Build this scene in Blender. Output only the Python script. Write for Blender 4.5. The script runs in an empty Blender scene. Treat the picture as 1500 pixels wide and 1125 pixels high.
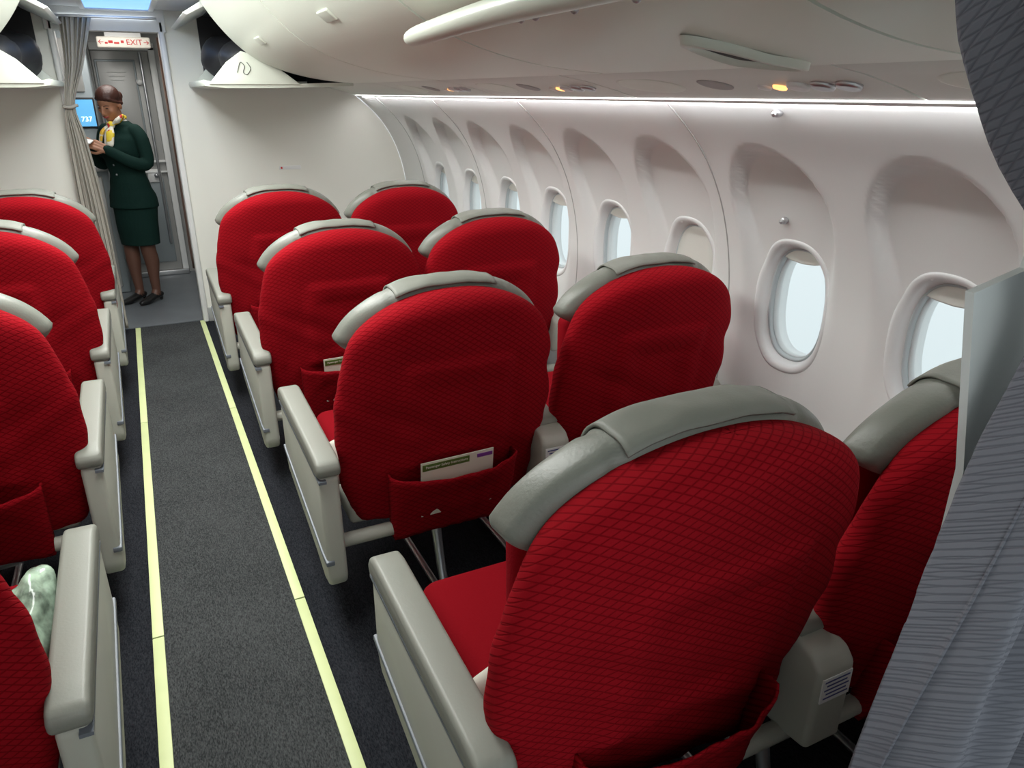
import bpy, bmesh, math, random
import numpy as np
from mathutils import Vector, Matrix, Euler, kdtree, noise
random.seed(3)
S = bpy.context.scene
COL = S.collection
try:
    S.view_settings.view_transform = 'Standard'
except Exception: pass
H = 1.55
AX = 0.043           # aisle centre
def mir(x): return 2*AX - x

# ---------------------------------------------------------------- materials
def new_mat(name):
    m = bpy.data.materials.new(name); m.use_nodes = True
    nt = m.node_tree
    return m, nt, nt.nodes['Principled BSDF']
def pmat(name, col, rough=0.5, metal=0.0, bump=0.0, bscale=60, var=0.0, vscale=4, emis=None, estr=0, spec=None, sheen=0):
    m, nt, b = new_mat(name)
    b.inputs['Base Color'].default_value = (*col, 1)
    b.inputs['Roughness'].default_value = rough
    b.inputs['Metallic'].default_value = metal
    if spec is not None: b.inputs['Specular IOR Level'].default_value = spec
    if sheen: b.inputs['Sheen Weight'].default_value = sheen
    if emis:
        b.inputs['Emission Color'].default_value = (*emis, 1); b.inputs['Emission Strength'].default_value = estr
    tc = nt.nodes.new('ShaderNodeTexCoord')
    if bump:
        n = nt.nodes.new('ShaderNodeTexNoise'); n.inputs['Scale'].default_value = bscale; n.inputs['Detail'].default_value = 3
        nt.links.new(tc.outputs['Object'], n.inputs['Vector'])
        bp = nt.nodes.new('ShaderNodeBump'); bp.inputs['Strength'].default_value = bump; bp.inputs['Distance'].default_value = 0.004
        nt.links.new(n.outputs['Fac'], bp.inputs['Height']); nt.links.new(bp.outputs['Normal'], b.inputs['Normal'])
    if var:
        n = nt.nodes.new('ShaderNodeTexNoise'); n.inputs['Scale'].default_value = vscale; n.inputs['Detail'].default_value = 4
        nt.links.new(tc.outputs['Object'], n.inputs['Vector'])
        r = nt.nodes.new('ShaderNodeValToRGB')
        r.color_ramp.elements[0].position = 0.3; r.color_ramp.elements[1].position = 0.7
        r.color_ramp.elements[0].color = (*[c*(1-var) for c in col], 1)
        r.color_ramp.elements[1].color = (*[min(1, c*(1+var)) for c in col], 1)
        nt.links.new(n.outputs['Fac'], r.inputs['Fac']); nt.links.new(r.outputs['Color'], b.inputs['Base Color'])
    return m
def mth(nt, op, a, b=None, clamp=False):
    n = nt.nodes.new('ShaderNodeMath'); n.operation = op; n.use_clamp = clamp
    for i, v in enumerate((a, b)):
        if v is None: continue
        if isinstance(v, (int, float)): n.inputs[i].default_value = v
        else: nt.links.new(v, n.inputs[i])
    return n.outputs[0]
def fabric(name, col, dark, cw=0.027, ch=0.0155, bumpd=0.001, rough=0.9, linew=0.13, wob=0.005, wr=2.6, ky=0.0, spec=.05):
    m, nt, b = new_mat(name)
    b.inputs['Roughness'].default_value = rough
    b.inputs['Specular IOR Level'].default_value = spec
    tc = nt.nodes.new('ShaderNodeTexCoord')
    nz = nt.nodes.new('ShaderNodeTexNoise'); nz.inputs['Scale'].default_value = 7; nz.inputs['Detail'].default_value = 2
    nt.links.new(tc.outputs['Object'], nz.inputs['Vector'])
    sp = nt.nodes.new('ShaderNodeSeparateXYZ'); nt.links.new(tc.outputs['Object'], sp.inputs[0])
    off = mth(nt, 'MULTIPLY', nz.outputs['Fac'], wob)
    xx = mth(nt, 'ADD', mth(nt, 'ADD', sp.outputs['X'], mth(nt, 'MULTIPLY', sp.outputs['Y'], ky)), off)
    xs = mth(nt, 'DIVIDE', xx, cw)
    zs = mth(nt, 'DIVIDE', mth(nt, 'ADD', sp.outputs['Z'], mth(nt, 'MULTIPLY', sp.outputs['Y'], 0.6)), ch)
    u = mth(nt, 'PINGPONG', mth(nt, 'ADD', xs, zs), 0.5)
    v = mth(nt, 'PINGPONG', mth(nt, 'SUBTRACT', xs, zs), 0.5)
    mn = mth(nt, 'MINIMUM', u, v)
    h = mth(nt, 'DIVIDE', mn, linew, clamp=True)
    mix = nt.nodes.new('ShaderNodeMix'); mix.data_type = 'RGBA'
    mix.inputs[6].default_value = (*dark, 1); mix.inputs[7].default_value = (*col, 1)
    nt.links.new(h, mix.inputs[0])
    nt.links.new(mix.outputs[2], b.inputs['Base Color'])
    n2 = nt.nodes.new('ShaderNodeTexNoise'); n2.inputs['Scale'].default_value = 10; n2.inputs['Detail'].default_value = 3
    nt.links.new(tc.outputs['Object'], n2.inputs['Vector'])
    hh = mth(nt, 'ADD', h, mth(nt, 'MULTIPLY', n2.outputs['Fac'], wr))
    bp = nt.nodes.new('ShaderNodeBump'); bp.inputs['Strength'].default_value = 0.6; bp.inputs['Distance'].default_value = bumpd
    nt.links.new(hh, bp.inputs['Height']); nt.links.new(bp.outputs['Normal'], b.inputs['Normal'])
    return m

M = {}
M['red'] = fabric('red_quilted_fabric', (0.295, 0.006, 0.012), (0.165, 0.002, 0.005))
M['redplain'] = pmat('red_fabric_plain', (0.22, 0.004, 0.009), 0.9, bump=0.3, bscale=200, spec=.05)
M['leather'] = pmat('grey_leather', (0.195, 0.205, 0.178), 0.42, bump=0.15, bscale=160, var=0.06, vscale=6)
M['flap'] = pmat('grey_cloth_flap', (0.205, 0.213, 0.185), 0.55, bump=0.1, bscale=200)
M['shell'] = pmat('seat_plastic', (0.47, 0.48, 0.42), 0.38, var=0.04, vscale=5)
M['pad'] = pmat('armrest_pad', (0.25, 0.258, 0.225), 0.45, bump=0.06, bscale=200)
M['trimgrey'] = pmat('bumper_trim', (0.16, 0.18, 0.21), 0.4)
M['metal'] = pmat('brushed_metal', (0.55, 0.56, 0.58), 0.32, 0.9)
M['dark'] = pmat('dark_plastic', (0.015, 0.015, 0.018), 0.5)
M['cream'] = pmat('cream_fabric', (0.60, 0.57, 0.50), 0.8, bump=0.2, bscale=30)
M['wall'] = pmat('sidewall_lining', (0.82, 0.84, 0.83), 0.5, bump=0.03, bscale=250)
M['bulk'] = pmat('bulkhead_laminate', (0.90, 0.90, 0.83), 0.5, bump=0.03, bscale=200)
M['bin'] = pmat('bin_laminate', (0.72, 0.76, 0.67), 0.35, bump=0.02, bscale=200)
M['binlip'] = pmat('bin_lip', (0.60, 0.63, 0.55), 0.3)
M['psu'] = pmat('psu_panel', (0.68, 0.70, 0.64), 0.4)
M['ceil'] = pmat('ceiling_panel', (0.84, 0.86, 0.86), 0.5)
M['white'] = pmat('white_plastic', (0.85, 0.86, 0.85), 0.35)
M['frame'] = pmat('window_bezel', (0.80, 0.82, 0.82), 0.35)
M['seal'] = pmat('window_seal', (0.50, 0.56, 0.58), 0.4)
M['shade'] = pmat('window_shade', (0.70, 0.71, 0.66), 0.5)
M['seam'] = pmat('panel_seam', (0.42, 0.43, 0.42), 0.6)
M['tape'] = pmat('photoluminescent_strip', (0.68, 0.75, 0.38), 0.45, var=0.05, vscale=8, emis=(0.7, 0.9, 0.35), estr=0.04)
M['galleyfloor'] = pmat('galley_floor', (0.15, 0.165, 0.18), 0.4, var=0.1)
M['doorgrey'] = pmat('door_grey', (0.40, 0.40, 0.39), 0.35, 0.2, var=0.04)
M['galley'] = pmat('galley_grey', (0.30, 0.34, 0.36), 0.35, 0.3)
M['divider'] = pmat('divider_grey', (0.72, 0.76, 0.76), 0.45, bump=0.03)
M['redtxt'] = pmat('sign_red', (0.6, 0.02, 0.02), 0.5)
M['black'] = pmat('black_ink', (0.02, 0.02, 0.02), 0.6)
M['blue'] = pmat('ink_blue', (0.05, 0.07, 0.25), 0.6)
M['signw'] = pmat('sign_white', (0.8, 0.76, 0.68), 0.4, emis=(1, 0.9, 0.75), estr=0.1)
M['green'] = pmat('card_green', (0.10, 0.16, 0.03), 0.5)
M['paper'] = pmat('card_paper', (0.82, 0.80, 0.68), 0.5)
M['purple'] = pmat('card_purple', (0.2, 0.05, 0.3), 0.5)
M['glow'] = pmat('cove_light', (1, 1, 1), 0.5, emis=(1, 0.97, 0.98), estr=2.5)
M['bluelamp'] = pmat('ceiling_lamp_blue', (0.3, 0.55, 1), 0.5, emis=(0.22, 0.48, 1.0), estr=1.3)
M['whitelamp'] = pmat('ceiling_lamp_white', (1, 1, 1), 0.5, emis=(0.9, 0.96, 1.0), estr=3)
M['orange'] = pmat('lamp_orange', (1, .5, .2), 0.5, emis=(1, 0.45, 0.15), estr=2)
M['screen'] = pmat('screen_blue', (0.1, 0.4, 0.7), 0.3, emis=(0.12, 0.42, 0.75), estr=0.7)
M['screentxt'] = pmat('screen_text', (1, 1, 1), 0.3, emis=(1, 1, 1), estr=1.5)
M['browncloth'] = pmat('brown_curtain', (0.22, 0.14, 0.11), 0.8)
M['greycloth_far'] = pmat('grey_curtain', (0.42, 0.395, 0.345), 0.8, bump=0.2, bscale=40)
M['curtain'] = fabric('wavy_grey_curtain', (0.18, 0.187, 0.22), (0.128, 0.133, 0.16), cw=.03, ch=.010, bumpd=.001, linew=.2, wob=.05, wr=.6, ky=.3, rough=.75, spec=.2)

def carpet(name, a, c):
    m, nt, b = new_mat(name)
    b.inputs['Roughness'].default_value = 0.95; b.inputs['Specular IOR Level'].default_value = 0.1
    tc = nt.nodes.new('ShaderNodeTexCoord')
    mp = nt.nodes.new('ShaderNodeMapping'); mp.inputs['Scale'].default_value = (1.6, 0.5, 1)
    nt.links.new(tc.outputs['Object'], mp.inputs[0])
    n = nt.nodes.new('ShaderNodeTexNoise'); n.inputs['Scale'].default_value = 220; n.inputs['Detail'].default_value = 3
    nt.links.new(mp.outputs[0], n.inputs['Vector'])
    n2 = nt.nodes.new('ShaderNodeTexNoise'); n2.inputs['Scale'].default_value = 3; n2.inputs['Detail'].default_value = 4
    nt.links.new(tc.outputs['Object'], n2.inputs['Vector'])
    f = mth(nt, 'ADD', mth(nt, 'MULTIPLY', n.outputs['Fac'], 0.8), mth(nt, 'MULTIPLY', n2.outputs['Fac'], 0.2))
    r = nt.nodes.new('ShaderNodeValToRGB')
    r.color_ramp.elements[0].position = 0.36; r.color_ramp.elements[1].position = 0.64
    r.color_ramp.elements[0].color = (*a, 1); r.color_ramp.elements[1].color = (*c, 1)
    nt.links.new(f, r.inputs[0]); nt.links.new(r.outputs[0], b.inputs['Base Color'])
    bp = nt.nodes.new('ShaderNodeBump'); bp.inputs['Strength'].default_value = 0.5; bp.inputs['Distance'].default_value = 0.002
    nt.links.new(n.outputs['Fac'], bp.inputs['Height']); nt.links.new(bp.outputs[0], b.inputs['Normal'])
    return m
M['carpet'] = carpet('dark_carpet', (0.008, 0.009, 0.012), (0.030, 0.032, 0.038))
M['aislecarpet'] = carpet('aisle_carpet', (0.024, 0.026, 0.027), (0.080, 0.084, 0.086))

# ---------------------------------------------------------------- helpers
def empty(name, loc=(0, 0, 0), rot=(0, 0, 0), scale=(1, 1, 1)):
    e = bpy.data.objects.new(name, None); e.location = loc; e.rotation_euler = rot; e.scale = scale
    e.empty_display_size = 0.1
    COL.objects.link(e); return e
def link(name, me, parent=None, loc=(0, 0, 0), rot=(0, 0, 0)):
    o = bpy.data.objects.new(name, me); COL.objects.link(o); o.location = loc; o.rotation_euler = rot
    if parent: o.parent = parent
    return o
def mesh(name, v, f, mat, smooth=True, recalc=True):
    me = bpy.data.meshes.new(name); me.from_pydata([tuple(p) for p in v], [], f)
    for m in (mat if isinstance(mat, list) else [mat]): me.materials.append(m)
    if recalc:
        bm = bmesh.new(); bm.from_mesh(me); bmesh.ops.recalc_face_normals(bm, faces=bm.faces); bm.to_mesh(me); bm.free()
    if smooth:
        me.polygons.foreach_set('use_smooth', [True]*len(me.polygons))
    me.update(); return me
def sharp(me, ang=35):
    try: me.set_sharp_from_angle(angle=math.radians(ang))
    except Exception: pass
    return me
def box_me(name, size, bev, mat, c=(0, 0, 0), seg=3, rot=None):
    bm = bmesh.new(); bmesh.ops.create_cube(bm, size=1)
    bmesh.ops.scale(bm, vec=size, verts=bm.verts)
    if bev > 0: bmesh.ops.bevel(bm, geom=bm.edges[:], offset=min(bev, min(size)*0.49), segments=seg, affect='EDGES', profile=0.5)
    if rot: bmesh.ops.rotate(bm, verts=bm.verts, cent=(0, 0, 0), matrix=Euler(rot).to_matrix())
    bmesh.ops.translate(bm, verts=bm.verts, vec=c)
    me = bpy.data.meshes.new(name); bm.to_mesh(me); bm.free(); me.materials.append(mat)
    me.polygons.foreach_set('use_smooth', [True]*len(me.polygons)); sharp(me, 50); return me
def box(name, size, c, mat, bev=0.004, parent=None, rot=None):
    return link(name, box_me(name, size, bev, mat, (0, 0, 0), rot=rot), parent, c)
def prism_me(name, poly, axis, a0, a1, mat, bev=0.0, seg=3):
    """poly list of 2D pts; axis 'x': pts=(y,z); 'y': pts=(x,z); 'z': pts=(x,y)"""
    def P(p, a):
        return {'x': (a, p[0], p[1]), 'y': (p[0], a, p[1]), 'z': (p[0], p[1], a)}[axis]
    bm = bmesh.new(); n = len(poly)
    A = [bm.verts.new(P(p, a0)) for p in poly]; B = [bm.verts.new(P(p, a1)) for p in poly]
    bm.faces.new(A); bm.faces.new(B)
    for i in range(n): bm.faces.new((A[i], A[(i+1) % n], B[(i+1) % n], B[i]))
    bmesh.ops.recalc_face_normals(bm, faces=bm.faces)
    if bev > 0:
        bmesh.ops.bevel(bm, geom=bm.edges[:], offset=bev, segments=seg, affect='EDGES', profile=0.5, clamp_overlap=True)
    me = bpy.data.meshes.new(name); bm.to_mesh(me); bm.free(); me.materials.append(mat)
    me.polygons.foreach_set('use_smooth', [True]*len(me.polygons)); sharp(me, 40); return me
def loft(rings, cap=True):
    v = []; f = []; n = len(rings[0])
    for r in rings: v += [tuple(p) for p in r]
    for k in range(len(rings)-1):
        for i in range(n):
            j = (i+1) % n
            f.append((k*n+i, k*n+j, (k+1)*n+j, (k+1)*n+i))
    if cap:
        f.append(tuple(range(n))[::-1]); f.append(tuple((len(rings)-1)*n+i for i in range(n)))
    return v, f
def tube(pts, radii, seg=14, sub=4, squash=1.0):
    P = [Vector(p) for p in pts]; n = len(P)
    Q = []; R = []
    for i in range(n-1):
        p0 = P[max(i-1, 0)]; p1 = P[i]; p2 = P[i+1]; p3 = P[min(i+2, n-1)]
        for k in range(sub):
            t = k/sub
            q = 0.5*((2*p1)+(p2-p0)*t+(2*p0-5*p1+4*p2-p3)*t*t+(3*p1-p0-3*p2+p3)*t**3)
            Q.append(q); R.append(radii[i]*(1-t)+radii[i+1]*t)
    Q.append(P[-1]); R.append(radii[-1])
    d0 = (Q[0]-Q[1]).normalized(); d1 = (Q[-1]-Q[-2]).normalized()
    Q2 = []; R2 = []
    for a in (80, 50, 25): Q2.append(Q[0]+d0*R[0]*math.sin(math.radians(a))); R2.append(R[0]*math.cos(math.radians(a)))
    Q2 += Q; R2 += R
    for a in (25, 50, 80): Q2.append(Q[-1]+d1*R[-1]*math.sin(math.radians(a))); R2.append(R[-1]*math.cos(math.radians(a)))
    rings = []; up = None
    for i, q in enumerate(Q2):
        d = (Q2[min(i+1, len(Q2)-1)]-Q2[max(i-1, 0)]).normalized()
        if up is None:
            up = Vector((0, 0, 1)) if abs(d.z) < 0.9 else Vector((1, 0, 0))
        s = d.cross(up).normalized(); up = s.cross(d).normalized()
        rings.append([q+(s*math.cos(t)+up*math.sin(t)*squash)*R2[i] for t in [2*math.pi*k/seg for k in range(seg)]])
    return loft(rings)
def ellipsoid(c, r, rot=None, nu=20, nv=14):
    rings = []
    Rm = Euler(rot).to_matrix() if rot else Matrix.Identity(3)
    for k in range(1, nv):
        a = -math.pi/2+math.pi*k/nv
        rings.append([Vector(c)+Rm@Vector((r[0]*math.cos(a)*math.cos(t), r[1]*math.cos(a)*math.sin(t), r[2]*math.sin(a))) for t in [2*math.pi*i/nu for i in range(nu)]])
    return loft(rings)
def merge(parts):
    v = []; f = []
    for pv, pf in parts:
        o = len(v); v += [tuple(p) for p in pv]; f += [tuple(i+o for i in q) for q in pf]
    return v, f
def catmull(xs, ys, x):
    if x <= xs[0]: return ys[0]
    if x >= xs[-1]: return ys[-1]
    i = max(k for k in range(len(xs)-1) if xs[k] <= x)
    n = len(xs)
    def sl(k):
        a = max(k-1, 0); b = min(k+1, n-1); return (ys[b]-ys[a])/(xs[b]-xs[a])
    h = xs[i+1]-xs[i]; t = (x-xs[i])/h
    return ((2*t**3-3*t*t+1)*ys[i]+(t**3-2*t*t+t)*h*sl(i)+(-2*t**3+3*t*t)*ys[i+1]+(t**3-t*t)*h*sl(i+1))
def sstep(a, b, x):
    t = min(1, max(0, (x-a)/(b-a))); return t*t*(3-2*t)
def sgp(c, p): return math.copysign(abs(c)**p, c)

# ---------------------------------------------------------------- sidewalls
WZ = [0, .3, .6, .9, 1.15, 1.35, 1.5, 1.53]; WX = [1.74, 1.80, 1.845, 1.85, 1.795, 1.69, 1.545, 1.50]
def wallX(z): return catmull(WZ, WX, z)
WC = [-0.395+0.532*k for k in range(12)]     # window centres
WC = [y for y in WC if y < 5.4]
WZC = 0.885
def surfX(y, z):
    x = wallX(z)
    yc = min(WC, key=lambda c: abs(c-y)); dy = abs(y-yc)
    hw = 0.205
    if z < 1.18: d = hw-dy
    else: d = hw*(1-math.sqrt((dy/hw)**2+((z-1.18)/0.22)**2))
    soft = 0.014+0.10*sstep(1.25, 0.85, z) if z < 1.25 else 0.014
    depth = 0.050*(1-0.75*sstep(0.95, 0.5, z))*sstep(0.35, 0.6, z)
    return x+depth*sstep(0, soft, d)
def inwin(y, z, a=0.137, b=0.208, n=2.6):
    yc = min(WC, key=lambda c: abs(c-y))
    return (abs(y-yc)/a)**n+(abs(z-WZC)/b)**n < 1
def sidewall(name, side, dy, dz):
    Y0, Y1 = -1.2, 5.63
    ny = int((Y1-Y0)/dy); nz = int(1.53/dz)
    v = []; f = []
    for j in range(nz+1):
        for i in range(ny+1):
            y = Y0+(Y1-Y0)*i/ny; z = 1.53*j/nz; x = surfX(y, z)
            v.append((x if side > 0 else mir(x), y, z))
    for j in range(nz):
        for i in range(ny):
            y = Y0+(Y1-Y0)*(i+.5)/ny; z = 1.53*(j+.5)/nz
            if inwin(y, z): continue
            a = j*(ny+1)+i; f.append((a, a+1, a+ny+2, a+ny+1))
    me = mesh(name, v, f, M['wall'], True, False)
    return link(name, me)
sidewall('wall_right', 1, 0.0105, 0.0115)
sidewall('wall_left', -1, 0.02, 0.02)
def se(a, b, n, t): return sgp(math.cos(t), 2/n)*a, sgp(math.sin(t), 2/n)*b
pane, nt, b = new_mat('window_pane')
nt.nodes.remove(b); out = nt.nodes['Material Output']
tr = nt.nodes.new('ShaderNodeBsdfTransparent'); tr.inputs[0].default_value = (0.93, 0.97, 0.98, 1)
gl = nt.nodes.new('ShaderNodeBsdfGlossy'); gl.inputs['Roughness'].default_value = 0.05
mx = nt.nodes.new('ShaderNodeMixShader'); mx.inputs[0].default_value = 0.05
nt.links.new(tr.outputs[0], mx.inputs[1]); nt.links.new(gl.outputs[0], mx.inputs[2]); nt.links.new(mx.outputs[0], out.inputs[0])
wi = 0
for side in (1, -1):
    for yc in WC:
        wi += 1
        e = empty('window_%d' % wi, (0, 0, 0))
        X = (lambda x: x) if side > 0 else mir
        N = 64
        XF = wallX(WZC)+.042
        def ring(a, b, off, n=2.5, k=0.0):
            r = []
            for q in range(N):
                y, z = se(a, b, n, 2*math.pi*q/N)
                x = surfX(yc+y, WZC+z)*(1-k)+XF*k+off
                r.append((X(x), yc+y, WZC+z))
            return r
        rings = [ring(.158, .229, .010), ring(.154, .225, -.001), ring(.146, .217, -.006), ring(.136, .206, -.005, k=.2), ring(.129, .199, .000, k=.5), ring(.124, .194, .008, k=1), ring(.119, .189, .014, k=1)]
        v, f = loft(rings, cap=False); link('bezel', mesh('bezel', v, f, M['frame']), e)
        rings = [ring(.120, .190, .013, k=1), ring(.116, .186, .010, k=1), ring(.111, .181, .016, k=1), ring(.108, .178, .030, k=1)]
        v, f = loft(rings, cap=False); link('seal', mesh('seal', v, f, M['seal']), e)
        rings = [ring(.109, .179, .026, k=1), ring(.105, .175, .026, k=1), ring(.103, .173, .045, k=1)]
        v, f = loft(rings, cap=False); link('outer_seal', mesh('outer_seal', v, f, M['frame']), e)
        v, f = loft([ring(.110, .180, .024, k=1)]); link('inner_pane', mesh('inner_pane', v, f[:1], pane), e)
        rings = [ring(.104, .174, .045, k=1), ring(.105, .175, .08, k=1), ring(.26, .33, .08, k=1)]
        v, f = loft(rings, cap=False); link('outer_reveal', mesh('outer_reveal', v, f, M['white']), e)
        idx = WC.index(yc)
        amt = 0.09 + 0.03*(idx % 2)
        if side > 0 and abs(yc-2.27) < .1: amt = 0.62
        zt = WZC+.188; zb = WZC+.188-.376*amt
        v = []; f = []; K = 14
        for j in range(K+1):
            z = zt+(zb-zt)*j/K
            w = .118*max(0.02, 1-min(1, abs(z-WZC)/.19)**2.5)**(1/2.5)
            for s in (-1, -.6, 0, .6, 1):
                v.append((X(XF+.018), yc+s*w, z-(0.012*(1-s*s)*j/K if amt < .3 else 0)))
        for j in range(K):
            for i in range(4): a = j*5+i; f.append((a, a+1, a+6, a+5))
        o = link('shade', mesh('shade', v, f, M['shade']), e)
        md = o.modifiers.new('s', 'SOLIDIFY'); md.thickness = 0.005

seamY = [-0.13, 0.935, 1.999, 3.063, 4.127, 5.19]
for k, y in enumerate(seamY):
    for side in (1, -1):
        pts = [((wallX(z)+.001 if side > 0 else mir(wallX(z)+.001)), y, z) for z in np.linspace(0.02, 1.52, 26)]
        v, f = tube(pts, [0.003]*len(pts), 6, 1)
        link('trim_%d' % (k*2+(1 if side > 0 else 2)), mesh('seam', v, f, M['seam']))

# ---------------------------------------------------------------- floor, ceiling
def slab(name, x0, x1, y0, y1, z0, z1, mat, bev=0.0, parent=None):
    return box(name, (x1-x0, y1-y0, z1-z0), ((x0+x1)/2, (y0+y1)/2, (z0+z1)/2), mat, bev, parent)
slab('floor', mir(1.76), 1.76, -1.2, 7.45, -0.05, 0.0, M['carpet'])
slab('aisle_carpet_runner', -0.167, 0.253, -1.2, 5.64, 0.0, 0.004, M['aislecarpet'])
slab('galley_floor_mat', -1.2, 1.2, 5.66, 7.4, 0.0, 0.006, M['galleyfloor'])
for xx in (-.17, .254):
    e = empty('floor_path_marking_strip')
    ends = [-1.2, 0.6, 2.10, 3.85, 5.64]
    for k in range(4): slab('segment_%d' % k, xx-.016, xx+.016, ends[k]+.003, ends[k+1]-.003, 0.003, 0.008, M['tape'], 0.001, e)

CE = 2.03
slab('ceiling', mir(1.9), 1.9, -1.2, 7.45, CE, CE+.04, M['ceil'])
lamp = empty('ceiling_light_panel', (0, 0, 0))
slab('diffuser', -0.12, 0.22, 4.75, 5.5, CE-.012, CE-.001, M['bluelamp'], 0.004, lamp)
slab('frame_left', -0.15, -0.12, 4.7, 5.55, CE-.02, CE, M['white'], 0.004, lamp)
slab('frame_right', 0.22, 0.25, 4.7, 5.55, CE-.02, CE, M['white'], 0.004, lamp)
slab('frame_front', -0.15, 0.25, 5.5, 5.54, CE-.02, CE, M['white'], 0.004, lamp)

# ---------------------------------------------------------------- bulkheads
def prof_poly(x0, zt, side):
    pts = [(x0, 0)]
    zs = [z for z in np.linspace(0, 1.53, 18)]
    pts += [(wallX(z)-.002, z) for z in zs] + [(1.45, 1.56), (1.45, zt), (x0, zt)]
    return pts if side > 0 else [(mir(x), z) for x, z in pts]
link('wall_front_right', prism_me('wall_front_right', prof_poly(0.29, CE, 1), 'y', 5.63, 5.67, M['bulk']))
link('wall_front_left', prism_me('wall_front_left', prof_poly(mir(-0.33), CE, -1), 'y', 5.63, 5.67, M['bulk']))
slab('trim_20', 0.262, 0.30, 5.60, 5.72, 0.0, 1.97, M['white'], 0.012)
slab('trim_21', -0.345, -0.31, 5.60, 5.72, 0.0, 1.97, M['white'], 0.012)
e = empty('doorway_header')
slab('beam', -0.36, 0.31, 5.60, 5.70, 1.90, CE, M['white'], 0.006, e)
slab('light_strip', -0.28, 0.25, 5.592, 5.602, 1.972, 1.984, M['whitelamp'], 0.002, e)
lab = empty('wall_placard', (0.99, 5.628, 1.05))
box('plate', (0.15, 0.004, 0.025), (0, 0, 0), M['white'], 0.001, lab)
box('mark', (0.012, 0.002, 0.014), (-0.06, -0.003, 0), M['redtxt'], 0.0, lab)
slab('baseboard_front', 0.30, 1.74, 5.615, 5.632, 0.0, 0.10, M['seam'], 0.003)

# ---------------------------------------------------------------- galley / vestibule
slab('wall_galley_right', 0.80, 0.84, 5.67, 7.4, 0, CE, M['doorgrey'])
slab('wall_galley_left', -1.24, -1.2, 5.67, 7.4, 0, CE, M['doorgrey'])
slab('wall_cockpit', -1.24, 0.84, 7.4, 7.45, 0, CE, M['doorgrey'])
door = empty('door_1', (0, 0, 0))
slab('leaf', -0.19, 0.24, 7.35, 7.40, 0.02, 1.87, M['doorgrey'], 0.01, door)
slab('upper_inset', -0.17, 0.13, 7.34, 7.352, 1.05, 1.80, M['galley'], 0.008, door)
slab('upper_panel', -0.155, 0.115, 7.335, 7.345, 1.065, 1.785, M['doorgrey'], 0.006, door)
slab('lower_panel', -0.17, 0.20, 7.34, 7.352, 0.12, 0.86, M['galley'], 0.008, door)
slab('rail_top', -0.19, 0.24, 7.32, 7.352, 0.985, 1.005, M['white'], 0.004, door)
slab('rail_low', -0.19, 0.24, 7.32, 7.352, 0.90, 0.915, M['white'], 0.004, door)
slab('latch_plate', 0.08, 0.19, 7.325, 7.352, 0.82, 0.93, M['white'], 0.008, door)
v, f = tube([(0.15, 7.31, 0.88), (0.15, 7.33, 0.88)], [0.02, 0.02], 16, 1); link('latch', mesh('latch', v, f, M['metal']), door)
v, f = tube([(0.14, 7.32, 1.63), (0.14, 7.34, 1.63)], [0.025, 0.025], 16, 1); link('viewer', mesh('viewer', v, f, M['white']), door)
v, f = tube([(0.175, 7.32, 0.3), (0.175, 7.32, 1.85)], [0.012, 0.012], 10, 1); link('conduit', mesh('conduit', v, f, M['metal']), door)
for k in range(3): slab('text_line_%d' % k, -0.09+.01*k, 0.05-.01*k, 7.333, 7.336, 1.70-k*.03, 1.705-k*.03, M['seam'], 0, door)
e = empty('trim_22')
slab('jamb_right', 0.24, 0.29, 7.33, 7.4, 0, 1.9, M['white'], 0.006, e)
slab('head', -0.19, 0.29, 7.33, 7.4, 1.87, 1.93, M['white'], 0.006, e)
slab('sill', -0.19, 0.29, 7.30, 7.35, 0.006, 0.05, M['metal'], 0.006, e)

sign = empty('exit_sign', (0.07, 6.9, 1.905))
box('housing', (0.37, 0.05, 0.078), (0, 0, 0), M['signw'], 0.012, sign)
box('bracket', (0.25, 0.03, 0.09), (0, 0.01, 0.08), M['white'], 0.004, sign)
def text(name, s, size, loc, rot, mat, parent, ext=0.001):
    c = bpy.data.curves.new(name, 'FONT'); c.body = s; c.size = size; c.extrude = ext; c.align_x = 'CENTER'; c.align_y = 'CENTER'
    c.materials.append(mat)
    o = bpy.data.objects.new(name, c); COL.objects.link(o); o.location = loc; o.rotation_euler = rot; o.parent = parent
    return o
text('exit_text', 'EXIT', 0.055, (0.072, -0.027, 0), (math.pi/2, 0, 0), M['redtxt'], sign)
text('arrow_right', '\u2192', 0.05, (0.155, -0.027, 0), (math.pi/2, 0, 0), M['redtxt'], sign)
text('arrow_left', '\u2190', 0.05, (-0.155, -0.027, 0), (math.pi/2, 0, 0), M['redtxt'], sign)
for k, (x, w, z) in enumerate([(-.12, .02, -.006), (-.09, .03, .002), (-.05, .035, -.005), (-.01, .02, .004)]):
    box('script_%d' % k, (w, .002, .012+.006*(k % 2)), (x, -.027, z), M['redtxt'], 0, sign)

g = empty('galley_unit', (0, 0, 0))
slab('carcass', -1.19, -0.20, 6.78, 7.32, 0.006, 1.98, M['galley'], 0.01, g)
slab('counter', -1.19, -0.19, 6.70, 7.32, 0.98, 1.02, M['metal'], 0.006, g)
for k in range(3):
    slab('trolley_door_%d' % k, -1.16+.31*k, -0.87+.31*k, 6.755, 6.785, 0.06, 0.94, M['doorgrey'], 0.01, g)
    slab('trolley_latch_%d' % k, -1.05+.31*k, -0.97+.31*k, 6.74, 6.76, 0.84, 0.88, M['dark'], 0.004, g)
    slab('locker_%d' % k, -1.16+.31*k, -0.87+.31*k, 6.76, 6.785, 1.55, 1.92, M['doorgrey'], 0.01, g)
slab('oven_front', -1.16, -0.56, 6.76, 6.785, 1.06, 1.5, M['metal'], 0.01, g)
slab('monitor_bezel', -.40, -.205, 6.75, 6.78, 1.295, 1.515, M['dark'], .006, g)
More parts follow.
